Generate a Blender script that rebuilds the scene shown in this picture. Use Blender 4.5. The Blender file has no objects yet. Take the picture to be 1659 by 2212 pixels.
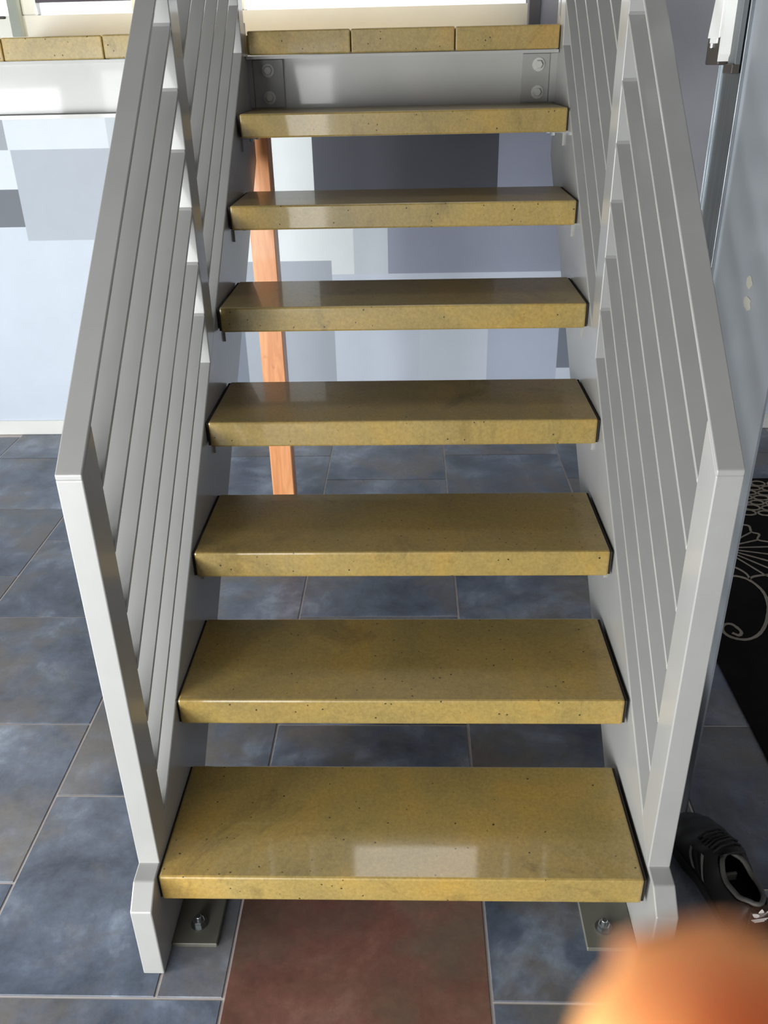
import bpy, bmesh, math, random
from mathutils import Vector, Matrix

random.seed(7)
SC = bpy.context.scene
COL = SC.collection
S = 0.8207                      # slope of the flight (rise / going)

# ------------------------------------------------------------------ camera
CAM = Vector((0.02330, -1.08817, 1.51861))
CR = Vector((0.99944694, 0.02636928, -0.02026016))
CU = Vector((0.0057447, 0.46318625, 0.88624235))
CF = Vector((-0.0327538, 0.88586859, -0.46277859))
cd = bpy.data.cameras.new('camera')
cam = bpy.data.objects.new('camera', cd)
COL.objects.link(cam)
m = Matrix.Identity(4)
for i in range(3):
    m[i][0] = CR[i]; m[i][1] = CU[i]; m[i][2] = -CF[i]; m[i][3] = CAM[i]
cam.matrix_world = m
cd.sensor_fit = 'VERTICAL'
cd.sensor_height = 36.0
cd.lens = 1863.64 / 2212.0 * 36.0
cd.clip_start = 0.005
cd.clip_end = 60
cd.dof.use_dof = True
cd.dof.focus_distance = 1.9
cd.dof.aperture_fstop = 11.5
SC.camera = cam

# ------------------------------------------------------------------ world, light, exposure
W = bpy.data.worlds.new('sky')
SC.world = W
W.use_nodes = True
wn = W.node_tree
wn.nodes['Background'].inputs[0].default_value = (0.93, 0.97, 1.0, 1)
wn.nodes['Background'].inputs[1].default_value = 2.5
SC.view_settings.view_transform = 'Standard'
SC.view_settings.look = 'None'
SC.view_settings.gamma = 1.0
SC.view_settings.use_curve_mapping = False
SC.view_settings.exposure = 0.0


def area(name, loc, target, sx, sy, power, color=(1, 1, 1)):
    l = bpy.data.lights.new(name, 'AREA')
    l.shape = 'RECTANGLE'; l.size = sx; l.size_y = sy
    l.energy = power; l.color = color
    o = bpy.data.objects.new(name, l)
    COL.objects.link(o)
    o.location = loc
    d = Vector(target) - Vector(loc)
    o.rotation_euler = d.to_track_quat('-Z', 'Y').to_euler()
    return o


# daylight entering through the room's window openings
area('daylight_left', (-2.68, -1.45, 0.75), (0, -1.15, 0.65), 1.9, 1.3, 160, (0.95, 0.98, 1.0))
area('daylight_behind', (-1.40, -2.53, 0.80), (-1.25, 0, 0.70), 1.7, 1.4, 76, (0.98, 0.99, 0.97))
area('daylight_far', (-2.10, 2.69, 2.1), (-2.0, 0, 1.5), 1.2, 1.15, 18, (0.95, 0.98, 1.0))
area('daylight_high', (0.03, 2.66, 3.35), (0.03, 0, 2.9), 0.76, 0.52, 12, (1.0, 0.98, 0.95))

# ------------------------------------------------------------------ materials


def lin(c):
    return tuple(((v / 255.0) / 12.92 if v / 255.0 < 0.04045 else ((v / 255.0 + 0.055) / 1.055) ** 2.4) for v in c) + (1,)


class NT:
    def __init__(self, name, rough=0.5, coat=0.0, coat_rough=0.05, metal=0.0, spec=0.5):
        self.m = bpy.data.materials.new(name)
        self.m.use_nodes = True
        self.t = self.m.node_tree
        self.p = self.t.nodes['Principled BSDF']
        self.set('Roughness', rough); self.set('Coat Weight', coat); self.set('Coat Roughness', coat_rough)
        self.set('Metallic', metal); self.set('Specular IOR Level', spec)

    def set(self, k, v):
        self.p.inputs[k].default_value = v

    def n(self, typ, **kw):
        nd = self.t.nodes.new(typ)
        for k, v in kw.items():
            if k.startswith('i_'):
                nd.inputs[k[2:].replace('_', ' ')].default_value = v
            else:
                setattr(nd, k, v)
        return nd

    def l(self, a, b):
        self.t.links.new(a, b)

    def coords(self, scale=(1, 1, 1), rnd=0.0):
        tc = self.n('ShaderNodeTexCoord')
        mp = self.n('ShaderNodeMapping')
        mp.inputs['Scale'].default_value = scale
        src = tc.outputs['Object']
        if rnd:
            oi = self.n('ShaderNodeObjectInfo')
            mu = self.n('ShaderNodeMath', operation='MULTIPLY')
            mu.inputs[1].default_value = rnd
            self.l(oi.outputs['Random'], mu.inputs[0])
            ad = self.n('ShaderNodeVectorMath', operation='ADD')
            self.l(src, ad.inputs[0]); self.l(mu.outputs[0], ad.inputs[1])
            src = ad.outputs[0]
        self.l(src, mp.inputs['Vector'])
        return mp.outputs[0]

    def noise(self, vec, scale, detail=4, rough=0.55, dist=0.0):
        nd = self.n('ShaderNodeTexNoise')
        nd.inputs['Scale'].default_value = scale; nd.inputs['Detail'].default_value = detail
        nd.inputs['Roughness'].default_value = rough; nd.inputs['Distortion'].default_value = dist
        self.l(vec, nd.inputs['Vector'])
        return nd.outputs['Fac']

    def ramp(self, fac, stops):
        r = self.n('ShaderNodeValToRGB')
        e = r.color_ramp.elements
        while len(e) < len(stops):
            e.new(0.5)
        for el, (p, c) in zip(e, stops):
            el.position = p; el.color = c
        self.l(fac, r.inputs[0])
        return r.outputs[0]

    def mix(self, fac, a, b, mode='MIX'):
        mx = self.n('ShaderNodeMix', data_type='RGBA', blend_type=mode)
        for s, v in ((0, fac), (6, a), (7, b)):
            if isinstance(v, (int, float)):
                mx.inputs[s].default_value = v
            elif isinstance(v, tuple):
                mx.inputs[s].default_value = v
            else:
                self.l(v, mx.inputs[s])
        return mx.outputs[2]

    def color(self, c):
        if isinstance(c, tuple):
            self.p.inputs['Base Color'].default_value = c
        else:
            self.l(c, self.p.inputs['Base Color'])

    def bump(self, h, strength=0.2, dist=0.002):
        b = self.n('ShaderNodeBump')
        b.inputs['Strength'].default_value = strength; b.inputs['Distance'].default_value = dist
        self.l(h, b.inputs['Height']); self.l(b.outputs[0], self.p.inputs['Normal'])


def g(v):
    return (v, v, v, 1)


def flat(name, rgb, rough=0.5, var=0.06, **kw):
    a = NT(name, rough, **kw)
    c = lin(rgb)
    f = a.noise(a.coords(), 9.0)
    lo = tuple(x * (1 - var) for x in c[:3]) + (1,)
    hi = tuple(min(1, x * (1 + var)) for x in c[:3]) + (1,)
    a.color(a.ramp(f, [(0.3, lo), (0.7, hi)]))
    return a.m


def make_paint():
    a = NT('grey_gloss_paint', 0.36, coat=0.45, coat_rough=0.10)
    v = a.coords()
    f = a.noise(v, 6.0)
    a.color(a.ramp(f, [(0.3, lin((150, 149, 145))), (0.7, lin((157, 156, 153)))]))
    a.bump(a.noise(v, 90.0, 3), 0.06, 0.001)
    return a.m


def make_concrete(name, tint, stain_rgb, dark_rgb):
    a = NT(name, 0.34, coat=0.38, coat_rough=0.05)
    v = a.coords(rnd=37.0)
    big = a.noise(v, 5.0, 4, 0.6, 0.6)
    base = a.ramp(big, [(0.25, lin(dark_rgb)), (0.5, lin(tint)), (0.78, lin(stain_rgb))])
    fine = a.noise(v, 130.0, 6, 0.8)
    c = a.mix(0.85, base, a.ramp(fine, [(0.3, g(0.62)), (0.7, g(1.15))]), 'MULTIPLY')
    sc = a.noise(v, 3.0, 6, 0.75, 1.5)
    c = a.mix(a.ramp(sc, [(0.56, g(0)), (0.70, g(0.45))]), c, lin((74, 60, 36)))
    vo = a.n('ShaderNodeTexVoronoi')
    vo.inputs['Scale'].default_value = 52.0
    vw = a.n('ShaderNodeVectorMath', operation='ADD')
    a.l(v, vw.inputs[0])
    nn = a.n('ShaderNodeTexNoise'); nn.inputs['Scale'].default_value = 60.0
    a.l(v, nn.inputs['Vector'])
    sm = a.n('ShaderNodeVectorMath', operation='SCALE'); sm.inputs['Scale'].default_value = 0.006
    a.l(nn.outputs['Color'], sm.inputs[0]); a.l(sm.outputs[0], vw.inputs[1])
    a.l(vw.outputs[0], vo.inputs['Vector'])
    pit = a.ramp(vo.outputs['Distance'], [(0.07, g(1)), (0.12, g(0))])
    few = a.n('ShaderNodeSeparateColor'); a.l(vo.outputs['Color'], few.inputs[0])
    gate = a.ramp(few.outputs[0], [(0.48, g(0)), (0.50, g(1))])
    pm = a.mix(1.0, pit, gate, 'MULTIPLY')
    c = a.mix(pm, c, lin((52, 40, 20)))
    a.color(c)
    inv = a.n('ShaderNodeInvert'); a.l(pm, inv.inputs['Color'])
    a.bump(inv.outputs[0], 0.35, 0.002)
    return a.m


def make_tile(name, cols, rough=0.27):
    a = NT(name, rough, spec=0.5)
    v = a.coords(rnd=51.0)
    f1 = a.noise(v, 4.2, 7, 0.66, 0.25)
    f2 = a.noise(v, 2.6, 5, 0.65, 0.3)
    c1 = a.ramp(f1, [(0.30, lin(cols[0])), (0.52, lin(cols[1])), (0.70, lin(cols[2]))])
    c = a.mix(a.ramp(f2, [(0.47, g(0)), (0.62, g(0.8))]), c1, lin(cols[3]))
    fine = a.noise(v, 60.0, 5, 0.75)
    c = a.mix(0.5, c, a.ramp(fine, [(0.3, g(0.7)), (0.7, g(1.2))]), 'MULTIPLY')
    oi = a.n('ShaderNodeObjectInfo')
    c = a.mix(1.0, c, a.ramp(oi.outputs['Random'], [(0.0, g(0.78)), (1.0, g(1.08))]), 'MULTIPLY')
    a.color(c)
    a.l(a.ramp(f1, [(0.3, g(rough + 0.08)), (0.7, g(rough - 0.04))]), a.p.inputs['Roughness'])
    a.bump(a.noise(v, 25.0, 4), 0.05, 0.002)
    return a.m


def make_wood():
    a = NT('orange_stained_wood', 0.38, coat=0.15)
    v = a.coords((14, 14, 1.3))
    f = a.noise(v, 3.0, 5, 0.6, 1.4)
    c = a.ramp(f, [(0.3, lin((206, 134, 84))), (0.55, lin((226, 156, 104))), (0.75, lin((236, 172, 120)))])
    k = a.noise(a.coords((9, 9, 5)), 2.2, 2)
    c = a.mix(a.ramp(k, [(0.66, g(0)), (0.74, g(0.6))]), c, lin((140, 72, 34)))
    a.color(c)
    return a.m


def make_steel():
    a = NT('brushed_steel', 0.33, metal=1.0)
    v = a.coords((160, 160, 1.2))
    f = a.noise(v, 2.0, 4, 0.7)
    a.color(a.ramp(f, [(0.3, lin((128, 134, 138))), (0.7, lin((178, 184, 188)))]))
    return a.m


def make_skin():
    a = NT('skin', 0.65, spec=0.15)
    v = a.coords()
    f = a.noise(v, 120.0, 4)
    a.color(a.ramp(f, [(0.3, lin((240, 158, 92))), (0.7, lin((244, 170, 108)))]))
    a.set('Subsurface Weight', 0.85)
    a.p.inputs['Subsurface Radius'].default_value = (0.012, 0.0055, 0.003)
    a.set('Subsurface Scale', 1.0)
    a.bump(a.noise(v, 900.0, 2), 0.1, 0.0004)
    return a.m


def make_glass():
    a = NT('window_glass', 0.0)
    t = a.t
    tr = a.n('ShaderNodeBsdfTransparent')
    gl = a.n('ShaderNodeBsdfGlossy'); gl.inputs['Roughness'].default_value = 0.02
    fr = a.n('ShaderNodeFresnel'); fr.inputs['IOR'].default_value = 1.45
    mx = a.n('ShaderNodeMixShader')
    a.l(fr.outputs[0], mx.inputs[0]); a.l(tr.outputs[0], mx.inputs[1]); a.l(gl.outputs[0], mx.inputs[2])
    a.l(mx.outputs[0], t.nodes['Material Output'].inputs[0])
    return a.m


M = {}
M['paint'] = make_paint()
M['concrete'] = make_concrete('sealed_ochre_concrete', (164, 140, 80), (180, 145, 70), (144, 126, 76))
M['block'] = make_concrete('ochre_landing_block', (172, 148, 90), (184, 146, 78), (152, 134, 82))
M['gap'] = flat('dark_joint_filler', (38, 32, 24), 0.9)
M['tile'] = make_tile('slate_blue_tile', ((56, 63, 76), (98, 107, 123), (150, 162, 178), (114, 107, 98)))
M['red_tile'] = make_tile('rust_red_tile', ((80, 54, 48), (114, 78, 68), (140, 104, 92), (100, 88, 74)), 0.3)
M['grout'] = flat('pale_grout', (205, 196, 192), 0.9)
M['wood'] = make_wood()
M['steel'] = make_steel()
M['zinc'] = flat('zinc_plated_steel', (176, 180, 182), 0.3, metal=1.0)
M['skin'] = make_skin()
M['nail'] = flat('nail', (232, 160, 110), 0.25)
M['glass'] = make_glass()
M['white'] = flat('white_gloss_paint', (238, 238, 232), 0.3, 0.02)
M['cream'] = flat('cream_gloss_paint', (244, 242, 230), 0.25, 0.02)
M['beam'] = flat('pale_beam_paint', (172, 171, 166), 0.26, 0.03, coat=0.4)
M['panel'] = flat('blue_grey_panel_paint', (122, 126, 131), 0.3, 0.05, coat=0.3, coat_rough=0.12)
M['plate'] = flat('shaded_olive_plate', (96, 95, 86), 0.45)  # shade under the bottom tread is painted in by darkening the plate
M['filler'] = flat('beige_filler', (150, 147, 136), 0.7)
M['dark'] = flat('dark_grey_plate', (92, 96, 98), 0.5)
M['bracket'] = flat('dark_brown_bracket', (62, 56, 50), 0.45)
M['blind'] = flat('dark_frame', (70, 62, 72), 0.5)
M['ceil'] = flat('dim_ceiling', (96, 92, 88), 0.9)
M['roomwall'] = flat('room_wall_grey', (112, 112, 118), 0.85)
M['rightwall'] = flat('pale_wall', (186, 186, 190), 0.8)
M['mull'] = flat('grey_green_frame', (152, 158, 146), 0.4)
M['rug'] = flat('black_pile', (20, 17, 16), 0.95, 0.3, spec=0.1)
M['rug_line'] = flat('grey_pile', (138, 130, 118), 0.95, 0.15, spec=0.1)
M['shoe'] = flat('black_suede', (14, 12, 11), 0.6, 0.2)
M['shoe_dark'] = flat('black_lining', (20, 18, 16), 0.8, 0.2)
M['sole'] = flat('charcoal_rubber', (26, 25, 25), 0.6)
M['stripe'] = flat('faded_white_stripe', (120, 116, 112), 0.6)
M['shoe_white'] = flat('white_print', (226, 220, 214), 0.5, 0.03)
M['shoe_grey'] = flat('grey_trim', (74, 72, 68), 0.6)
M['dust'] = flat('weld_seam', (196, 196, 190), 0.25, 0.05, coat=0.5)

# ------------------------------------------------------------------ mesh helpers


def link(name, me, mat, parent=None):
    o = bpy.data.objects.new(name, me)
    COL.objects.link(o)
    if mat is not None and not me.materials:
        me.materials.append(mat)
    if parent is not None:
        o.parent = parent
    return o


def finish(name, bm, mat, parent=None, smooth=False, bevel=0.0, seg=1):
    bmesh.ops.remove_doubles(bm, verts=bm.verts, dist=1e-6)
    bmesh.ops.recalc_face_normals(bm, faces=bm.faces)
    if bevel > 0:
        ed = [e for e in bm.edges if len(e.link_faces) == 2 and e.calc_face_angle(0) > 0.5]
        bmesh.ops.bevel(bm, geom=ed, offset=bevel, segments=seg, affect='EDGES', profile=0.5)
    me = bpy.data.meshes.new(name)
    bm.to_mesh(me)
    bm.free()
    if smooth:
        for p in me.polygons:
            p.use_smooth = True
    return link(name, me, mat, parent)


def add_box(bm, x0, x1, y0, y1, z0, z1):
    v = [bm.verts.new((x, y, z)) for x in (x0, x1) for y in (y0, y1) for z in (z0, z1)]
    for f in ((0, 1, 3, 2), (4, 6, 7, 5), (0, 4, 5, 1), (2, 3, 7, 6), (0, 2, 6, 4), (1, 5, 7, 3)):
        bm.faces.new([v[i] for i in f])


def box(name, x0, x1, y0, y1, z0, z1, mat, parent=None, bevel=0.0, seg=1):
    bm = bmesh.new()
    add_box(bm, x0, x1, y0, y1, z0, z1)
    return finish(name, bm, mat, parent, bevel=bevel, seg=seg)


def add_prism_x(bm, pts, x0, x1):
    a = [bm.verts.new((x0, y, z)) for y, z in pts]
    b = [bm.verts.new((x1, y, z)) for y, z in pts]
    n = len(pts)
    bm.faces.new(a); bm.faces.new(b[::-1])
    for i in range(n):
        j = (i + 1) % n
        bm.faces.new((a[i], b[i], b[j], a[j]))


def prism_x(name, pts, x0, x1, mat, parent=None, bevel=0.0, seg=1):
    bm = bmesh.new()
    add_prism_x(bm, pts, x0, x1)
    return finish(name, bm, mat, parent, bevel=bevel, seg=seg)


def add_lathe(bm, prof, center, axis='Z', seg=20):
    """prof: (radius, height) list; axis along which height runs (Z up, or -Y toward the viewer)."""
    rings = []
    for r, h in prof:
        ring = []
        for k in range(seg):
            t = 2 * math.pi * k / seg
            if axis == 'Z':
                p = (center[0] + r * math.cos(t), center[1] + r * math.sin(t), center[2] + h)
            else:
                p = (center[0] + r * math.cos(t), center[1] - h, center[2] + r * math.sin(t))
            ring.append(bm.verts.new(p))
        rings.append(ring)
    for a, b in zip(rings, rings[1:]):
        for k in range(seg):
            bm.faces.new((a[k], a[(k + 1) % seg], b[(k + 1) % seg], b[k]))
    bm.faces.new(rings[0][::-1]); bm.faces.new(rings[-1])


def lathe(name, prof, center, mat, parent=None, axis='Z', seg=20):
    bm = bmesh.new()
    add_lathe(bm, prof, center, axis, seg)
    return finish(name, bm, mat, parent, smooth=False)


def empty(name, loc, label, cat, group=None):
    o = bpy.data.objects.new(name, None)
    o.empty_display_size = 0.1
    COL.objects.link(o)
    o.location = loc
    return tag(o, label, cat, group)


def tag(o, label=None, cat=None, group=None, kind=None):
    if label: o['label'] = label
    if cat: o['category'] = cat
    if group: o['group'] = group
    if kind: o['kind'] = kind
    return o


def child(o, root):
    """parent a mesh built in world coordinates to a thing that stands elsewhere"""
    o.parent = root
    o.matrix_parent_inverse = Matrix.Translation(root.location).inverted()
    return o


# ------------------------------------------------------------------ setting: floor and tiles
X0, X1, Y0, YW = -2.75, 2.5, -2.6, 2.635
floor = box('floor', X0, X1, Y0, YW + 0.02, -0.12, -0.0025, M['grout'])
tag(floor, kind='structure')
P = 0.4915
GR = 0.0027


def tile_mesh(x0, x1, y0, y1):
    bm = bmesh.new()
    add_box(bm, x0, x1, y0, y1, -0.012, 0.0)
    bmesh.ops.recalc_face_normals(bm, faces=bm.faces)
    top = [e for e in bm.edges if all(v.co.z > -0.001 for v in e.verts)]
    bmesh.ops.bevel(bm, geom=top, offset=0.0012, segments=1, affect='EDGES')
    me = bpy.data.meshes.new('tile')
    bm.to_mesh(me); bm.free()
    return me


full = tile_mesh(-P / 2 + GR, P / 2 - GR, -P / 2 + GR, P / 2 - GR)
full.materials.append(M['tile'])
redm = full.copy(); redm.materials.clear(); redm.materials.append(M['red_tile'])
cut_cache = {}
for i in range(-6, 5):
    cx0 = -0.329 + i * P
    ph = 0.14 if i % 2 == 0 else 0.384
    j0 = int(math.floor((Y0 - ph) / P)); j1 = int(math.ceil((YW - ph) / P))
    for j in range(j0, j1):
        a0, a1 = max(cx0, X0), min(cx0 + P, X1)
        b0, b1 = max(ph + j * P, Y0), min(ph + j * P + P, YW)
        if a1 - a0 < 0.05 or b1 - b0 < 0.05:
            continue
        pieces = [(a0, a1, b0, b1)]
        if i == -1 and j == -1:                       # the tile cut in two under the stair's left foot
            pieces = [(a0, -0.455, b0, b1), (-0.455, a1, b0, b1)]
        for (p0, p1, q0, q1) in pieces:
            w_, d_ = p1 - p0, q1 - q0
            if abs(w_ - P) < 1e-4 and abs(d_ - P) < 1e-4:
                me = redm if (i == 0 and j == -1) else full
            else:
                key = (round(w_, 3), round(d_, 3))
                if key not in cut_cache:
                    cm = tile_mesh(-w_ / 2 + GR, w_ / 2 - GR, -d_ / 2 + GR, d_ / 2 - GR)
                    cm.materials.append(M['tile'])
                    cut_cache[key] = cm
                me = cut_cache[key]
            t = link('tile', me, None, floor)
            t.location = ((p0 + p1) / 2, (q0 + q1) / 2, 0)
            if me is redm:
                t['label'] = 'rust red tile'

# ------------------------------------------------------------------ setting: painted back wall
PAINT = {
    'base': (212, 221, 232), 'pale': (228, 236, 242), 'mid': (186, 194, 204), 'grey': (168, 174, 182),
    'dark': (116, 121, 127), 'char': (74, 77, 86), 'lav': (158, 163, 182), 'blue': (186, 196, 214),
    'lav_lit': (222, 223, 229), 'slate': (124, 132, 146), 'white': (234, 240, 242), 'soft': (206, 215, 222), 'greyb': (172, 180, 190),  # second lavender is lightened, standing in for light lacking at the right
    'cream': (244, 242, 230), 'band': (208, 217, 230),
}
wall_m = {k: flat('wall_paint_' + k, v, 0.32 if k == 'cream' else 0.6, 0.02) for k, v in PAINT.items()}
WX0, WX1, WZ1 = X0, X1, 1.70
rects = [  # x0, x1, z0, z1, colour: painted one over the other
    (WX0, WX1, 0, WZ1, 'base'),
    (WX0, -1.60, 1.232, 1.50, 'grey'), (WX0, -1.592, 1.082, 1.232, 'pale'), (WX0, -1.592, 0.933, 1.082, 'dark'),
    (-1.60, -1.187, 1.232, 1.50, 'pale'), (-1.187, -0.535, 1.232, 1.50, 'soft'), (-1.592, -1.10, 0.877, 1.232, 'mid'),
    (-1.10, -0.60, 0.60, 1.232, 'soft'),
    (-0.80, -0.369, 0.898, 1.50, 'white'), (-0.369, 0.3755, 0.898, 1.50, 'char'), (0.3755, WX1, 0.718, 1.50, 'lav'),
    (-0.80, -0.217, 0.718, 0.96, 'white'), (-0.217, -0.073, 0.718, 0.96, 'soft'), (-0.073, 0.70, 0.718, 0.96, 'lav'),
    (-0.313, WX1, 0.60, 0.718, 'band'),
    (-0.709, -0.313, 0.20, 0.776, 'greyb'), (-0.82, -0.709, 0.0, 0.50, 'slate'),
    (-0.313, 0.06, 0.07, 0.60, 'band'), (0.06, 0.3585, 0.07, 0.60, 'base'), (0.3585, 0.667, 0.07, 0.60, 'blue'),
    (0.667, 0.98, 0.294, 0.60, 'slate'), (0.667, WX1, 0.07, 0.294, 'band'), (0.70, WX1, 0.718, 1.50, 'lav_lit'), (0.98, WX1, 0.294, 1.50, 'lav_lit'),
    (WX0, 0.509, 1.50, WZ1, 'cream'), (0.509, WX1, 1.50, WZ1, 'lav_lit'),
]
xs = sorted({round(v, 4) for r in rects for v in r[:2]})
zs = sorted({round(v, 4) for r in rects for v in r[2:4]})
bm = bmesh.new()
names = list(wall_m)
vg = {}
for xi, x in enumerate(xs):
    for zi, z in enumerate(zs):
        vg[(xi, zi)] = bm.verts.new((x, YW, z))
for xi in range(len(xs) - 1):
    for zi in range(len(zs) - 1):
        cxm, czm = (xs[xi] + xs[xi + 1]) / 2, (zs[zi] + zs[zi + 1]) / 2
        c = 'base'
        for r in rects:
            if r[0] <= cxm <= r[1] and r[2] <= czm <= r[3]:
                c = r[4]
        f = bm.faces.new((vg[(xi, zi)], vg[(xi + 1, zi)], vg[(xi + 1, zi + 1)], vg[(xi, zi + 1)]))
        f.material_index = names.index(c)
add_box(bm, WX0, WX1, YW + 0.001, YW + 0.10, 0, WZ1)
# masonry around the window, above the parapet
for f in bm.faces:
    pass
n0 = len(bm.faces)
for (a, b, c, d) in ((0.509, WX1, WZ1, 4.2), (WX0, 0.509, 2.70, 3.08), (WX0, -0.36, 3.08, 3.62), (0.42, 0.509, 3.08, 3.62), (WX0, 0.509, 3.62, 4.2)):
    k = len(bm.faces)
    add_box(bm, a, b, YW, YW + 0.10, c, d)
    bm.faces.ensure_lookup_table()
    for f in bm.faces[k:]:
        f.material_index = names.index('lav_lit' if a > 0.43 else 'cream')
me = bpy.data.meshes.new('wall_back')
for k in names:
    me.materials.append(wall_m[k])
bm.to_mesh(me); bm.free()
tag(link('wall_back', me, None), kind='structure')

tag(box('baseboard_back', X0, X1, YW - 0.012, YW, 0, 0.068, M['white'], bevel=0.003), kind='structure')

# window over the parapet
wf = tag(box('window_1', -1.385, 0.509, YW + 0.02, YW + 0.04, 1.742, 1.80, M['blind']), kind='structure')
box('window_mullion', -1.480, -1.440, YW - 0.03, YW + 0.07, 1.56, 2.70, M['mull'], wf, 0.003)
box('window_frame', -1.44, -1.385, YW + 0.0, YW + 0.07, 1.70, 2.70, M['cream'], wf, 0.004)
box('window_frame', -1.02, -0.592, YW + 0.0, YW + 0.07, 1.70, 2.70, M['cream'], wf, 0.004)
box('window_frame', 0.462, 0.509, YW - 0.03, YW + 0.07, 1.56, 2.70, M['roomwall'], wf, 0.004)
box('window_handle', -1.62, -1.505, YW - 0.01, YW + 0.0, 1.690, 1.700, M['bracket'], wf, 0.002)
for a, b in ((-1.385, -1.02), (-0.592, 0.462)):
    box('window_blind', a, b, YW + 0.010, YW + 0.016, 1.742, 2.70, M['blind'], wf)
box('window_pane', -0.36, 0.42, YW + 0.045, YW + 0.049, 3.08, 3.62, M['glass'], wf)
for a, b in ((X0, -1.48), (-1.385, -1.02), (-0.592, 0.462)):
    box('window_pane', a, b, YW + 0.045, YW + 0.049, 1.70, 2.70, M['glass'], wf)


# added light bar out of view, put in to brighten the parapet below
wl = empty('added_wall_light', (-0.46, 2.56, 2.0), 'added slim white light bar, out of view, brightening the landing parapet', 'added light')
box('added_housing', -0.95, 0.95, -0.03, 0.085, 0.0, 0.05, M['white'], wl, 0.004)
ll = bpy.data.lights.new('added_light', 'AREA')
ll.shape = 'RECTANGLE'; ll.size = 1.8; ll.size_y = 0.04; ll.energy = 8.5; ll.color = (1.0, 0.98, 0.93)
lo_ = bpy.data.objects.new('added_light', ll); COL.objects.link(lo_)
lo_.parent = wl; lo_.location = (0, 0.02, -0.004)


# other walls with the openings the daylight comes through
def wall_with_hole(name, axis, at, lo, hi, h0, h1, z0, z1, zt, mat, th=0.12, sgn=-1):
    bm = bmesh.new()
    parts = [(lo, h0, 0, zt), (h1, hi, 0, zt), (h0, h1, 0, z0), (h0, h1, z1, zt)]
    for a, b, c, d in parts:
        if axis == 'x':
            add_box(bm, min(at, at + sgn * th), max(at, at + sgn * th), a, b, c, d)
        else:
            add_box(bm, a, b, min(at, at + sgn * th), max(at, at + sgn * th), c, d)
    return tag(finish(name, bm, mat), kind='structure')


bm = bmesh.new()
for a, b, c, d in ((Y0, -2.45, 0, 4.2), (-0.45, 0.7, 0, 4.2), (2.3, YW + 0.1, 0, 4.2), (-2.45, -0.45, 0, 0.05), (-2.45, -0.45, 1.45, 4.2),
                   (0.7, 2.3, 0, 0.1), (0.7, 2.3, 1.6, 4.2)):
    add_box(bm, X0 - 0.12, X0, a, b, c, d)
tag(finish('wall_left', bm, M['roomwall']), kind='structure')
wall_with_hole('wall_front', 'y', Y0, X0, X1, -2.4, -0.5, 0.05, 1.65, 4.2, M['roomwall'])
tag(box('wall_right_outer', X1, X1 + 0.12, Y0, YW + 0.1, 0, 4.2, M['rightwall']), kind='structure')
tag(box('ceiling', X0, X1, Y0, YW + 0.1, 4.2, 4.3, M['ceil']), kind='structure')

# ------------------------------------------------------------------ staircase
st = empty('staircase', (0, 0, 0), 'grey steel staircase with seven ochre concrete treads and slatted side railings', 'staircase')


def top_line(c, y, s=S):
    return c + s * y


TREADS = [  # dx, front y, top z
    (-0.0042, -0.0091, 0.2036), (-0.0038, 0.2462, 0.4019), (-0.0019, 0.4916, 0.5966), (0.0004, 0.7366, 0.7971),
    (0.0008, 0.9755, 0.9987), (0.0020, 1.2202, 1.1983), (0.0035, 1.4627, 1.4005)]
for k, (dx, y, z) in enumerate(TREADS):
    bm = bmesh.new()
    add_box(bm, -0.4418 + dx, 0.4418 + dx, 0, 0.2837, -0.0606, 0)
    t = finish('tread', bm, M['concrete'], st, bevel=0.0045, seg=2)
    t.location = (0, y, z)
    for a, b in ((-0.4463 + dx, -0.4416 + dx), (0.4416 + dx, 0.4463 + dx)):
        e = box('end_strip', a, b, 0.003, 0.281, -0.057, -0.0025, M['gap'], t)
        e['label'] = 'black joint strip'

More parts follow.
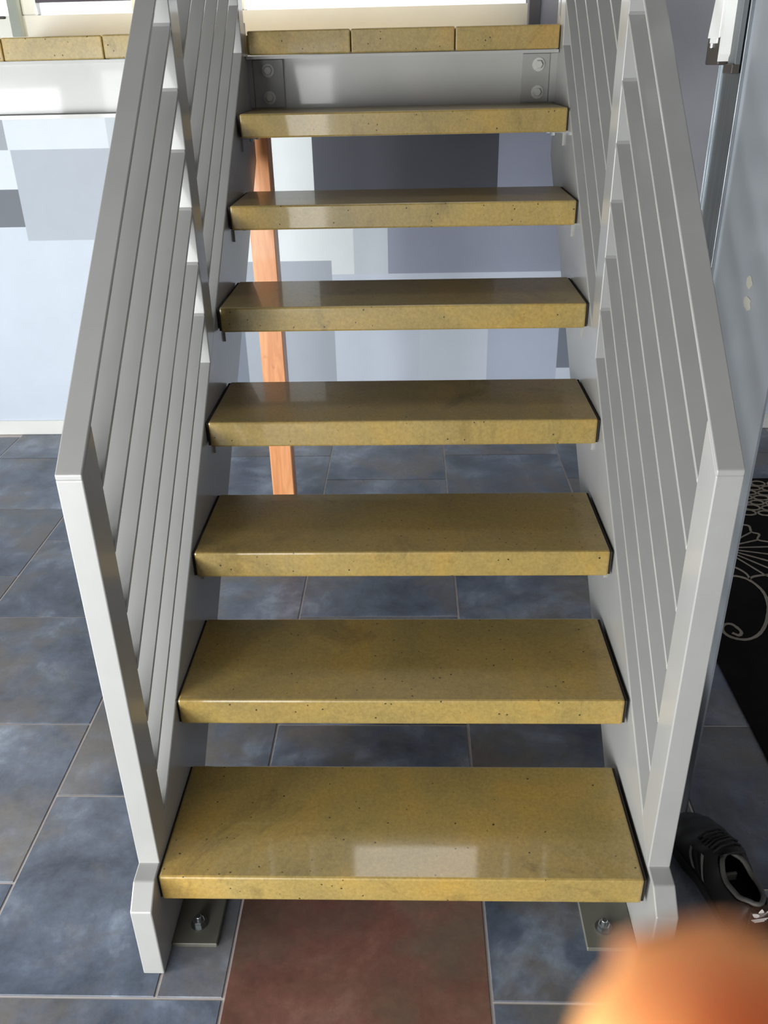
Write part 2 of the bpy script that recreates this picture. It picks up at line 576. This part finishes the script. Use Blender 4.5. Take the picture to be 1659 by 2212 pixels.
for s in (-1, 1):
    xa, xb = (-0.489, -0.449) if s < 0 else (0.449, 0.489)
    pts = [(-0.060, 0.0), (-0.060, 0.170), (-0.020, 0.205), (0.018, 0.208),
           (1.750, 0.19 + S * 1.75), (1.750, 1.255), (0.232, 0.0)]
    sg = prism_x('stringer', pts, xa, xb, M['paint'], st, bevel=0.0025, seg=2)
    # foot plate and its anchor bolt
    i0, i1 = (-0.449, -0.360) if s < 0 else (0.353, 0.449)
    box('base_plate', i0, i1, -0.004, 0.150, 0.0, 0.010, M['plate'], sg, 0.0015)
    bx = -0.403 if s < 0 else 0.392
    bm = bmesh.new()
    add_lathe(bm, [(0.017, 0.010), (0.017, 0.0125)], (bx, 0.040, 0), 'Z', 20)
    add_lathe(bm, [(0.0115, 0.0125), (0.0115, 0.0215), (0.010, 0.0225)], (bx, 0.040, 0), 'Z', 6)
    add_lathe(bm, [(0.006, 0.0225), (0.006, 0.032), (0.005, 0.033)], (bx, 0.040, 0), 'Z', 14)
    finish('anchor_bolt', bm, M['zinc'], sg)
    # angle brackets carrying the treads
    for (dx, y, z) in TREADS:
        bm = bmesh.new()
        b0 = z - 0.0606
        xi = -0.449 if s < 0 else 0.449
        add_box(bm, min(xi, xi - s * 0.005), max(xi, xi - s * 0.005), y + 0.055, y + 0.235, b0 - 0.038, b0)
        add_box(bm, min(xi - s * 0.005, xi - s * 0.040), max(xi - s * 0.005, xi - s * 0.040), y + 0.055, y + 0.235, b0 - 0.005, b0)
        finish('tread_bracket', bm, M['paint'], sg)
        for q in (0.10, 0.19):
            lathe('bracket_bolt', [(0.006, -0.016), (0.007, -0.015), (0.007, -0.005)], (xi - s * 0.024, y + q, b0), M['zinc'], sg, 'Z', 6)
    # end plate bolted to the landing beam
    e0, e1 = (-0.437, -0.347) if s < 0 else (0.350, 0.430)
    w0, w1 = (-0.449, -0.437) if s < 0 else (0.430, 0.449)
    box('end_plate', e0, e1, 1.744, 1.7525, 1.403, 1.5305, M['paint'], sg, 0.0015)
    prism_x('weld_seam', [(1.735, 1.404), (1.752, 1.404), (1.752, 1.5305), (1.735, 1.5305)], w0, w1, M['paint'], sg)
    for zz in (1.502, 1.430):
        cx = -0.392 if s < 0 else 0.397
        bm = bmesh.new()
        add_lathe(bm, [(0.0180, 0.0), (0.0180, 0.003)], (cx, 1.744, zz), 'Y', 24)
        add_lathe(bm, [(0.0115, 0.003), (0.0115, 0.011), (0.0100, 0.0125)], (cx, 1.744, zz), 'Y', 6)
        finish('plate_bolt', bm, M['dust'], sg)

    # posts
    HC, HS = 0.988, 0.836
    th = 0.009

    def hand(y):
        return HC + HS * y
    for y0, y1 in ((0.018, 0.088), (0.862, 0.936), (1.655, 1.725)):
        zt0, zt1 = hand(y0) - th, hand(y1) - th
        zb0, zb1 = 0.19 + S * y0, 0.19 + S * y1
        if y0 < 0.1:
            zb0 = 0.206
        prism_x('railing_post', [(y0, zb0 - 0.002), (y0, zt0), (y1, zt1), (y1, zb1 - 0.002)], xa, xb, M['paint'], st, bevel=0.002, seg=2)
    prism_x('handrail', [(0.018, hand(0.018) - th), (0.018, hand(0.018)), (1.79, hand(1.79)), (1.79, hand(1.79) - th)],
            xa, xb, M['paint'], st, bevel=0.002, seg=2)
    tv = 0.0085
    for c in (0.306, 0.421, 0.537, 0.653, 0.769, 0.885):
        for y0, y1 in ((0.088, 0.862), (0.936, 1.655)):
            prism_x('slat', [(y0, c + S * y0 - tv), (y0, c + S * y0), (y1, c + S * y1), (y1, c + S * y1 - tv)],
                    xa, xb, M['paint'], st, bevel=0.0012, seg=1)
            # weld beads at both ends
    bm = bmesh.new()
    for c in (0.306, 0.421, 0.537, 0.653, 0.769, 0.885):
        for yy, sg2 in ((0.862, -1), (0.088, 1), (0.936, 1)):
            z = c + S * yy
            add_prism_x(bm, [(yy, z + 0.003), (yy + sg2 * 0.005, z + sg2 * 0.004 - 0.001), (yy, z - 0.003)], xa + 0.002, xb - 0.002)
    tag(finish('weld_beads', bm, M['paint'], st), kind='stuff')

# ------------------------------------------------------------------ landing
ld = empty('landing', (-0.5, 1.70, 1.6), 'landing edge of ochre concrete blocks on a pale steel channel above the painted wall', 'landing')
bm = bmesh.new()
add_box(bm, -1.4435, 0.75, 1.7535, 1.768, 1.388, 1.5395)
for a, b in ((-1.4435, -0.491), (0.491, 0.75)):
    add_box(bm, a, b, 1.700, 1.7535, 1.388, 1.398)
for a, b in ((-1.4435, -0.491), (-0.4465, 0.4465), (0.491, 0.75)):
    add_box(bm, a, b, 1.700, 1.7535, 1.5315, 1.5395)
child(finish('edge_beam', bm, M['beam'], None), ld)
xs_b = [-1.443 + 0.2935 * k for k in range(3)]
blocks = [(x, x + 0.2935) for x in xs_b] + [(-0.439, -0.1445), (-0.1435, 0.1515), (0.1525, 0.447)]
for k, (a, b) in enumerate(blocks):
    bm = bmesh.new()
    dy = random.uniform(-0.0015, 0.0015); dz = random.uniform(-0.0012, 0.0012)
    add_box(bm, -(b - a) / 2 + 0.0008, (b - a) / 2 - 0.0008, 0, 0.30, -0.061, 0)
    o = finish('edge_block', bm, M['block'], None, bevel=0.004, seg=2)
    o.parent = ld
    o.location = ((a + b) / 2 + 0.5, dy, dz + 0.003)
child(box('landing_deck', -1.443, 0.447, 2.01, YW - 0.002, 1.545, 1.600, M['block'], None), ld)
child(box('landing_deck', -0.560, -0.492, 1.73, 2.01, 1.545, 1.600, M['block'], None), ld)
child(box('guard_post', 0.4575, 0.4775, 1.80, 1.84, 1.54, 2.62, M['paint'], None, 0.002), ld)

# ------------------------------------------------------------------ wooden prop
wp = empty('wooden_prop', (-0.458, 1.84, 0), 'orange stained square timber prop standing behind the stair under the landing', 'wooden post')
bm = bmesh.new()
add_box(bm, -0.040, 0.040, -0.04, 0.04, 0.0, 1.375)
finish('timber', bm, M['wood'], wp, bevel=0.003, seg=1)
box('top_plate', -0.05, 0.05, -0.05, 0.05, 1.375, 1.386, M['zinc'], wp, 0.001)

# ------------------------------------------------------------------ grey panel and steel jamb on the right
pn = tag(box('wall_right', 0.625, 0.629, 0.318, 0.668, 0.0, 2.6, M['panel']), kind='structure')
bm = bmesh.new()


def blob(bm, cy, cz, ry, rz, n=14, seed=0):
    rr = random.Random(seed)
    a = []; b = []
    for k in range(n):
        t = 2 * math.pi * k / n
        q = 0.8 + 0.35 * rr.random()
        a.append(bm.verts.new((0.6242, cy + ry * q * math.cos(t), cz + rz * q * math.sin(t))))
        b.append(bm.verts.new((0.6255, cy + ry * q * math.cos(t), cz + rz * q * math.sin(t))))
    bm.faces.new(a); bm.faces.new(b[::-1])
    for k in range(n):
        bm.faces.new((a[k], b[k], b[(k + 1) % n], a[(k + 1) % n]))


blob(bm, 0.476, 1.158, 0.016, 0.011, seed=3)
blob(bm, 0.470, 1.121, 0.019, 0.011, seed=5)
finish('filler_patch', bm, M['filler'], pn)

jb = empty('steel_jamb', (0.625, 0.735, 0), 'tall brushed steel jamb at the end of the blue-grey panel', 'door frame')
bm = bmesh.new()
add_prism = []
ring = [(0.625, 0.668), (0.618, 0.668), (0.618, 0.6705), (0.6235, 0.6705), (0.6235, 0.7955), (0.618, 0.7955), (0.618, 0.798), (0.660, 0.798), (0.660, 0.668)]
lo = [bm.verts.new((x - 0.625, y - 0.735, 0.0)) for x, y in ring]
hi = [bm.verts.new((x - 0.625, y - 0.735, 2.6)) for x, y in ring]
bm.faces.new(lo[::-1]); bm.faces.new(hi)
for k in range(len(ring)):
    j = (k + 1) % len(ring)
    bm.faces.new((lo[k], lo[j], hi[j], hi[k]))
finish('channel', bm, M['steel'], jb, bevel=0.0004)
child(box('cover_plate', 0.612, 0.622, 0.690, 0.730, 1.500, 2.6, M['dark'], None, 0.001), jb)
child(box('cover_foot', 0.608, 0.622, 0.690, 0.740, 1.486, 1.502, M['bracket'], None, 0.001), jb)

rb = empty('white_rail', (0.61, 0.775, 1.50), 'white slim rail in a dark end bracket fixed on the steel jamb', 'rail')
bm = bmesh.new()
v0 = [(-0.004, -0.030, 0.045), (-0.004, 0.038, 0.045), (-0.004, 0.016, 0.125), (-0.004, 0.016, 1.0), (-0.004, -0.030, 1.0)]
a = [bm.verts.new(p) for p in v0]
b = [bm.verts.new((p[0] - 0.012, p[1], p[2])) for p in v0]
bm.faces.new(a); bm.faces.new(b[::-1])
for k in range(5):
    bm.faces.new((a[k], b[k], b[(k + 1) % 5], a[(k + 1) % 5]))
finish('rail_bar', bm, M['white'], rb, bevel=0.001)
bm = bmesh.new()
v0 = [(0.006, -0.052, 0.018), (0.006, -0.040, 0.006), (0.006, -0.040, 1.0), (0.006, -0.052, 1.0)]
a = [bm.verts.new(p) for p in v0]
b = [bm.verts.new((p[0] - 0.022, p[1], p[2])) for p in v0]
bm.faces.new(a); bm.faces.new(b[::-1])
for k in range(4):
    bm.faces.new((a[k], b[k], b[(k + 1) % 4], a[(k + 1) % 4]))
finish('rail_strip', bm, M['white'], rb)
box('bracket', -0.014, 0.010, -0.038, 0.040, 0.0, 0.048, M['bracket'], rb, 0.002)
box('rail_end', -0.016, -0.002, -0.022, 0.022, 0.036, 0.045, M['white'], rb, 0.001)
lathe('screw', [(0.005, 0.036), (0.005, 0.029), (0.002, 0.026)], (-0.015, 0.005, 0.0), M['zinc'], rb, 'Z', 10)

# ------------------------------------------------------------------ rug
RC = Vector((1.54, 0.99))
rug = empty('rug', (RC.x, RC.y, 0), 'black pile rug with grey flower line drawing on the floor right of the grey panel', 'rug')
bm = bmesh.new()
add_box(bm, -0.662, 0.66, -1.09, 1.09, 0.0, 0.008)
finish('pile', bm, M['rug'], rug, bevel=0.003, seg=2)


def ribbon(bm, pts, w, z=0.0098):
    """raised line of grey pile along a polyline (rug coordinates)"""
    P2 = []
    for i in range(len(pts) - 1):
        p0 = pts[max(i - 1, 0)]; p1 = pts[i]; p2 = pts[i + 1]; p3 = pts[min(i + 2, len(pts) - 1)]
        for q in range(6):
            t = q / 6.0
            P2.append(tuple(0.5 * ((2 * p1[d]) + (-p0[d] + p2[d]) * t + (2 * p0[d] - 5 * p1[d] + 4 * p2[d] - p3[d]) * t * t
                                   + (-p0[d] + 3 * p1[d] - 3 * p2[d] + p3[d]) * t ** 3) for d in (0, 1)))
    P2.append(pts[-1])
    prev = None
    for i, p in enumerate(P2):
        q = P2[min(i + 1, len(P2) - 1)]; o = P2[max(i - 1, 0)]
        d = Vector((q[0] - o[0], q[1] - o[1]))
        if d.length < 1e-6:
            continue
        n = Vector((-d.y, d.x)).normalized() * w * 0.5 * random.uniform(0.8, 1.15)
        cur = [bm.verts.new((p[0] - RC.x + n.x * k, p[1] - RC.y + n.y * k, zz)) for k, zz in ((1, 0.0075), (0.7, z), (-0.7, z), (-1, 0.0075))]
        if prev:
            for k in range(3):
                bm.faces.new((prev[k], prev[k + 1], cur[k + 1], cur[k]))
        prev = cur


def ring_pts(cx, cy, rx, ry, n=8):
    return [(cx + rx * math.cos(2 * math.pi * k / n), cy + ry * math.sin(2 * math.pi * k / n)) for k in range(n + 1)]


bm = bmesh.new()
ribbon(bm, [(0.962, 1.022), (0.978, 1.010), (0.990, 1.030), (0.975, 1.066), (0.950, 1.062), (0.938, 1.030), (0.955, 0.999), (0.995, 0.990),
            (1.043, 1.022), (1.090, 1.095), (1.124, 1.185), (1.130, 1.255), (1.110, 1.315), (1.075, 1.338), (1.035, 1.335)], 0.011)
ribbon(bm, [(1.110, 1.315), (1.135, 1.335), (1.19, 1.345), (1.26, 1.34)], 0.011)
ribbon(bm, [(1.05, 1.41), (1.092, 1.392), (1.115, 1.352), (1.115, 1.316)], 0.009)
fc = Vector((1.085, 1.52))
tips = []
for k in range(13):
    t = math.radians(-58 + k * 15)
    r0, r1 = 0.055, 0.185 + 0.02 * math.sin(k * 2.1)
    d = Vector((math.cos(t) * 0.92, math.sin(t) * 1.15))
    p0, p1 = fc + d * r0, fc + d * r1
    ribbon(bm, [tuple(p0), tuple((p0 + p1) / 2), tuple(p1)], 0.007)
    tips.append(p1)
arc = []
for a, b in zip(tips, tips[1:]):
    mdl = (a + b) / 2
    arc += [tuple(a), tuple(mdl + (mdl - fc).normalized() * 0.022)]
arc.append(tuple(tips[-1]))
ribbon(bm, arc, 0.009)
rr = random.Random(11)
for row in range(8):                     # net of loops on the large flower
    for q in range(10):
        cx = 1.02 + q * 0.062 + 0.03 * (row % 2)
        cy = 1.80 + row * 0.043 - 0.10 * (cx - 1.1)
        if cy < 2.04:
            ribbon(bm, ring_pts(cx, cy, 0.029 * rr.uniform(0.85, 1.1), 0.020 * rr.uniform(0.85, 1.1)), 0.009)
for (cx, cy, k) in ((1.75, 1.15, 1.0), (1.9, 1.7, 0.8), (1.45, 0.85, 0.7)):   # the rest of the drawing further right
    for q in range(12):
        t = 2 * math.pi * q / 12
        ribbon(bm, [(cx + 0.05 * k * math.cos(t), cy + 0.05 * k * math.sin(t)), (cx + 0.18 * k * math.cos(t), cy + 0.18 * k * math.sin(t))], 0.008)
    ribbon(bm, ring_pts(cx, cy, 0.2 * k, 0.2 * k, 16), 0.009)
finish('flower_drawing', bm, M['rug_line'], rug)['label'] = 'grey woven flower and spiral lines'

# ------------------------------------------------------------------ sneaker
sh = empty('sneaker', (0.676, 0.024, 0.0), 'black sneaker with pale leaf emblem on the floor right of the stair foot', 'shoe')
L = 0.285
WID = [(0, 0.022), (0.03, 0.032), (0.12, 0.040), (0.28, 0.041), (0.45, 0.044), (0.62, 0.052), (0.76, 0.053), (0.88, 0.045), (0.95, 0.033), (0.985, 0.020), (1, 0.006)]
HGT = [(0, 0.082), (0.05, 0.086), (0.15, 0.074), (0.3, 0.066), (0.42, 0.078), (0.5, 0.082), (0.62, 0.066), (0.76, 0.052), (0.88, 0.046), (0.96, 0.038), (1, 0.028)]


def interp(tab, s):
    for (a, va), (b, vb) in zip(tab, tab[1:]):
        if s <= b:
            t = (s - a) / (b - a)
            t = t * t * (3 - 2 * t)
            return va + (vb - va) * t
    return tab[-1][1]


def bend(s):
    return 0.008 * math.sin(s * math.pi) - 0.006 * s


NS, NT_ = 40, 20
rows = []
bm = bmesh.new()
for i in range(NS + 1):
    s = i / NS
    w = interp(WID, s); h = interp(HGT, s)
    op = max(0.0, 1 - ((s - 0.24) / 0.23) ** 2) ** 0.5 if abs(s - 0.24) < 0.23 else 0.0
    row = []
    for k in range(NT_ + 1):
        u = -1 + 2 * k / NT_
        lim = 1.0 - 0.34 * op
        sg = 1 if u >= 0 else -1
        ang = (1 - abs(u)) * lim * math.pi / 2
        if u == 0 and op > 0:
            ang = lim * math.pi / 2
        x = sg * w * math.cos(ang) ** 0.75 if math.cos(ang) > 0 else 0.0
        if op == 0 and abs(u) < 1e-9:
            x = 0.0
        z = 0.014 + (h - 0.014) * math.sin(ang) ** 0.85
        row.append(bm.verts.new((x + bend(s), s * L, z)))
    rows.append(row)
mid = NT_ // 2
for i in range(NS):
    s = (i + 0.5) / NS
    for k in range(NT_):
        opn = 0.03 < s < 0.45
        if opn and k in (mid - 1, mid):
            continue
        bm.faces.new((rows[i][k], rows[i][k + 1], rows[i + 1][k + 1], rows[i + 1][k]))
bm.faces.new(rows[0])
me = bpy.data.meshes.new('upper'); bm.normal_update(); bm.to_mesh(me); bm.free()
for p in me.polygons:
    p.use_smooth = True
up = link('upper', me, M['shoe'], sh)
sl = up.modifiers.new('thickness', 'SOLIDIFY'); sl.thickness = 0.004; sl.offset = -1
# sole
bm = bmesh.new()
pts = []
for i in range(NS + 1):
    s = i / NS; pts.append((interp(WID, s) + 0.004 + bend(s), s * L * 1.02 - 0.003))
for i in range(NS, -1, -1):
    s = i / NS; pts.append((-interp(WID, s) - 0.004 + bend(s), s * L * 1.02 - 0.003))
lo = [bm.verts.new((x, y, 0.0)) for x, y in pts]
hi = [bm.verts.new((x, y, 0.020)) for x, y in pts]
bm.faces.new(lo[::-1]); bm.faces.new(hi)
for k in range(len(pts)):
    j = (k + 1) % len(pts)
    bm.faces.new((lo[k], lo[j], hi[j], hi[k]))
finish('sole', bm, M['sole'], sh)


def tube(bm, pts, r, seg=8, closed=False):
    rings = []
    n = len(pts)
    for i, p in enumerate(pts):
        p = Vector(p)
        a = Vector(pts[(i - 1) % n] if closed else pts[max(i - 1, 0)])
        b = Vector(pts[(i + 1) % n] if closed else pts[min(i + 1, n - 1)])
        d = (b - a).normalized()
        up_ = Vector((0, 0, 1)) if abs(d.z) < 0.9 else Vector((1, 0, 0))
        e1 = d.cross(up_).normalized(); e2 = d.cross(e1)
        rings.append([bm.verts.new(p + (e1 * math.cos(2 * math.pi * k / seg) + e2 * math.sin(2 * math.pi * k / seg)) * r) for k in range(seg)])
    for i in range(n if closed else n - 1):
        a, b = rings[i], rings[(i + 1) % n]
        for k in range(seg):
            bm.faces.new((a[k], a[(k + 1) % seg], b[(k + 1) % seg], b[k]))


# padded collar round the opening
col = []
for q in range(36):
    t = 2 * math.pi * q / 36
    s = 0.245 + 0.215 * math.cos(t)
    w = interp(WID, max(0, s)) * 0.62
    op = max(0.0, 1 - ((s - 0.24) / 0.23) ** 2) ** 0.5 if abs(s - 0.24) < 0.23 else 0
    x = math.sin(t) * w * 0.98 + bend(s)
    col.append((x, s * L, interp(HGT, max(0, s)) * (0.955 if abs(math.sin(t)) > 0.3 else 0.985)))
bm = bmesh.new(); tube(bm, col, 0.0045, 8, True)
finish('collar', bm, M['shoe_grey'], sh, smooth=True)
# insole and tongue
bm = bmesh.new()
ins = [(bend(s) + sg * interp(WID, s) * 0.85, s * L) for sg, rng in ((1, range(1, 20)), (-1, range(19, 0, -1))) for s in [q / 30 for q in rng]]
bm.faces.new([bm.verts.new((x, y, 0.026)) for x, y in ins])
finish('insole', bm, M['shoe_dark'], sh)
bm = bmesh.new()
pv = None
for q in range(9):
    s = 0.40 + 0.28 * q / 8
    z = interp(HGT, s) + 0.008 - 0.004 * q / 8 + (0.016 if q == 0 else 0)
    cur = [bm.verts.new((bend(s) + x, s * L, z - abs(x) * 0.25)) for x in (-0.020, -0.010, 0, 0.010, 0.020)]
    if pv:
        for k in range(4):
            bm.faces.new((pv[k], pv[k + 1], cur[k + 1], cur[k]))
    pv = cur
tg = finish('tongue', bm, M['shoe'], sh, smooth=True)
tg.modifiers.new('thickness', 'SOLIDIFY').thickness = 0.004
for q in range(6):
    s = 0.48 + q * 0.037
    bm = bmesh.new()
    z = interp(HGT, s) + 0.010
    tube(bm, [(bend(s) - 0.026, s * L - 0.002, z - 0.012), (bend(s) - 0.012, s * L, z), (bend(s) + 0.012, s * L + 0.004, z), (bend(s) + 0.026, s * L + 0.006, z - 0.012)], 0.0026, 6)
    finish('lace', bm, M['shoe_dark'], sh, smooth=True)


def side_point(s, zf, sg, off=0.0012):
    w = interp(WID, s); h = interp(HGT, s)
    sn = min(1, max(0.02, zf)) ** (1 / 0.85)
    ang = math.asin(sn)
    return Vector((sg * (w * math.cos(ang) ** 0.75 + off) + bend(s), s * L, 0.014 + (h - 0.014) * zf + off))


for sg in (-1, 1):
    for q in range(3):
        bm = bmesh.new()
        pv = None
        for e in range(7):
            zf = 0.16 + 0.56 * e / 6
            s0 = 0.40 + q * 0.055 + 0.10 * e / 6
            cur = [bm.verts.new(side_point(s0, zf, sg)), bm.verts.new(side_point(s0 + 0.026, zf, sg))]
            if pv:
                bm.faces.new((pv[0], pv[1], cur[1], cur[0]))
            pv = cur
        finish('side_stripe', bm, M['shoe_dark'] if q == 1 else M['stripe'], sh)
# emblem on the heel: three pointed leaves over short bars
bm = bmesh.new()


def heel(u, v):
    return (u, -0.0035 - 0.25 * abs(u) ** 1.0 * 0.0, 0.064 + v)


def leaf(bm, ang, ln, wd):
    d = Vector((math.sin(ang), math.cos(ang))); n = Vector((d.y, -d.x))
    prof = [(0.0, 0.0), (0.3, 0.7), (0.55, 1.0), (0.8, 0.6), (1.0, 0.0)]
    a = [d * ln * t + n * wd * q for t, q in prof]
    b = [d * ln * t - n * wd * q for t, q in prof[1:-1]][::-1]
    f = [bm.verts.new(heel(p.x, p.y)) for p in a + b]
    bm.faces.new(f)


leaf(bm, 0, 0.021, 0.005); leaf(bm, 0.85, 0.021, 0.0046); leaf(bm, -0.85, 0.021, 0.0046)
for q in range(3):
    z = -0.0022 - 0.0032 * q
    w = 0.0145 - 0.0030 * q
    bm.faces.new([bm.verts.new(heel(a, b)) for a, b in ((-w, z), (w, z), (w, z - 0.0018), (-w, z - 0.0018))])
em = finish('heel_emblem', bm, M['shoe_white'], sh)
em.modifiers.new('thickness', 'SOLIDIFY').thickness = 0.001
box('heel_tab', -0.018, 0.018, -0.0035, 0.010, 0.030, 0.078, M['shoe'], sh, 0.002)
box('heel_label', -0.010, 0.010, 0.098, 0.104, 0.040, 0.058, M['shoe_grey'], sh, 0.001)
sh.scale = (1.18, 1.04, 1.08)
sh.rotation_euler = (0, 0, math.atan2(0.045, 0.27))

# ------------------------------------------------------------------ hand at the lens
hd = empty('hand', (0, 0, 0), 'blurred orange fingertip of a hand held right at the lens, lower right', 'person')
tip = CAM + CF * 0.050 + CR * 0.0184 - CU * 0.0290
# hand frame: ey along the pointing finger, ex across the palm (towards the little finger), ez out of the back of the hand
ey = (-CR * 0.26 + CU * 0.96 + CF * 0.06).normalized()
ez = (CF * 0.85 + CR * 0.25).normalized()
ez = (ez - ey * ez.dot(ey)).normalized()
ex = ey.cross(ez)


def hp(x, y, z):
    return tip + ex * x + ey * y + ez * z


verts, edges, radii = [], [], []


def chain(start, pts):
    prev = start
    for (p, r) in pts:
        verts.append(p); radii.append(r)
        i = len(verts) - 1
        if prev is not None:
            edges.append((prev, i))
        prev = i
    return prev


sx = 1.0 if ex.dot(CR) > 0 else -1.0     # the other fingers lie on the side away from the picture
roots = [0]
chain(None, [(hp(sx * 0.030, -0.245, -0.012), 0.021), (hp(sx * 0.030, -0.205, -0.009), 0.021), (hp(sx * 0.030, -0.175, -0.006), 0.023), (hp(sx * 0.030, -0.140, -0.005), 0.024), (hp(sx * 0.032, -0.112, -0.003), 0.018)])
roots.append(len(verts))
chain(None, [(hp(sx * 0.020, -0.175, -0.004), 0.014), (hp(sx * 0.010, -0.135, -0.002), 0.0145), (hp(sx * 0.005, -0.100, 0.001), 0.0140), (hp(0.001, -0.075, 0.003), 0.0126), (hp(0.0, -0.050, 0.004), 0.0122),
             (hp(0, -0.026, 0.003), 0.0118), (hp(0, -0.011, 0.001), 0.0118), (hp(0, -0.0045, 0.0), 0.0108), (hp(0, 0.0005, -0.0003), 0.0082), (hp(0, 0.0035, -0.0005), 0.0048)])
for k, (ox, ln, rr_) in enumerate(((0.024, 1.0, 0.0100), (0.043, 0.93, 0.0094), (0.060, 0.76, 0.0084))):
    roots.append(len(verts))
    chain(None, [(hp(sx * (0.028 + 0.006 * k), -0.175, -0.004), 0.014), (hp(sx * (ox + 0.002), -0.135 - 0.003 * k, -0.003), 0.0145), (hp(sx * (ox + 0.002), -0.106 - 0.006 * k, 0.001), rr_ * 1.35),
                 (hp(sx * ox, -0.080 - 0.008 * k, 0.002), rr_ * 1.1), (hp(sx * ox, -0.062 - 0.010 * k, -0.016 * ln), rr_), (hp(sx * ox, -0.066 - 0.008 * k, -0.036 * ln), rr_ * 0.97),
                 (hp(sx * ox, -0.084 - 0.006 * k, -0.046 * ln), rr_ * 0.93), (hp(sx * ox, -0.100 - 0.004 * k, -0.044 * ln), rr_ * 0.8)])
roots.append(len(verts))
chain(None, [(hp(sx * 0.026, -0.180, -0.010), 0.016), (hp(sx * 0.008, -0.160, -0.018), 0.0165), (hp(-sx * 0.010, -0.142, -0.028), 0.0130), (hp(-sx * 0.019, -0.124, -0.038), 0.0110), (hp(-sx * 0.020, -0.107, -0.044), 0.0096), (hp(-sx * 0.020, -0.099, -0.046), 0.0070)])
me = bpy.data.meshes.new('palm_and_fingers')
me.from_pydata(verts, edges, [])
ho = link('palm_and_fingers', me, M['skin'], hd)
bpy.context.view_layer.objects.active = ho
sk = ho.modifiers.new('skin', 'SKIN')
for i, r_ in enumerate(radii):
    me.skin_vertices[0].data[i].radius = (r_, r_)
for i in roots:
    me.skin_vertices[0].data[i].use_root = True
sk.use_smooth_shade = True
sb = ho.modifiers.new('sub', 'SUBSURF'); sb.levels = 2; sb.render_levels = 2
rm = ho.modifiers.new('fuse', 'REMESH'); rm.mode = 'VOXEL'; rm.voxel_size = 0.0014; rm.use_smooth_shade = True
sm_ = ho.modifiers.new('soften', 'SMOOTH'); sm_.factor = 0.5; sm_.iterations = 10
bm = bmesh.new()
for i in range(5):
    for j in range(5):
        u, v = -1 + i / 2, -1 + j / 2
        bm.verts.new(hp(0.0052 * u * (1 - 0.15 * (v > 0.6)), -0.004 + 0.0058 * v, 0.0080 - 0.0016 * u * u - 0.0012 * max(0, v)))
bm.verts.ensure_lookup_table()
for i in range(4):
    for j in range(4):
        bm.faces.new([bm.verts[k] for k in (i * 5 + j, i * 5 + j + 1, i * 5 + j + 6, i * 5 + j + 5)])
nl = finish('fingernail', bm, M['nail'], hd, smooth=True)
nl.modifiers.new('thickness', 'SOLIDIFY').thickness = 0.0006
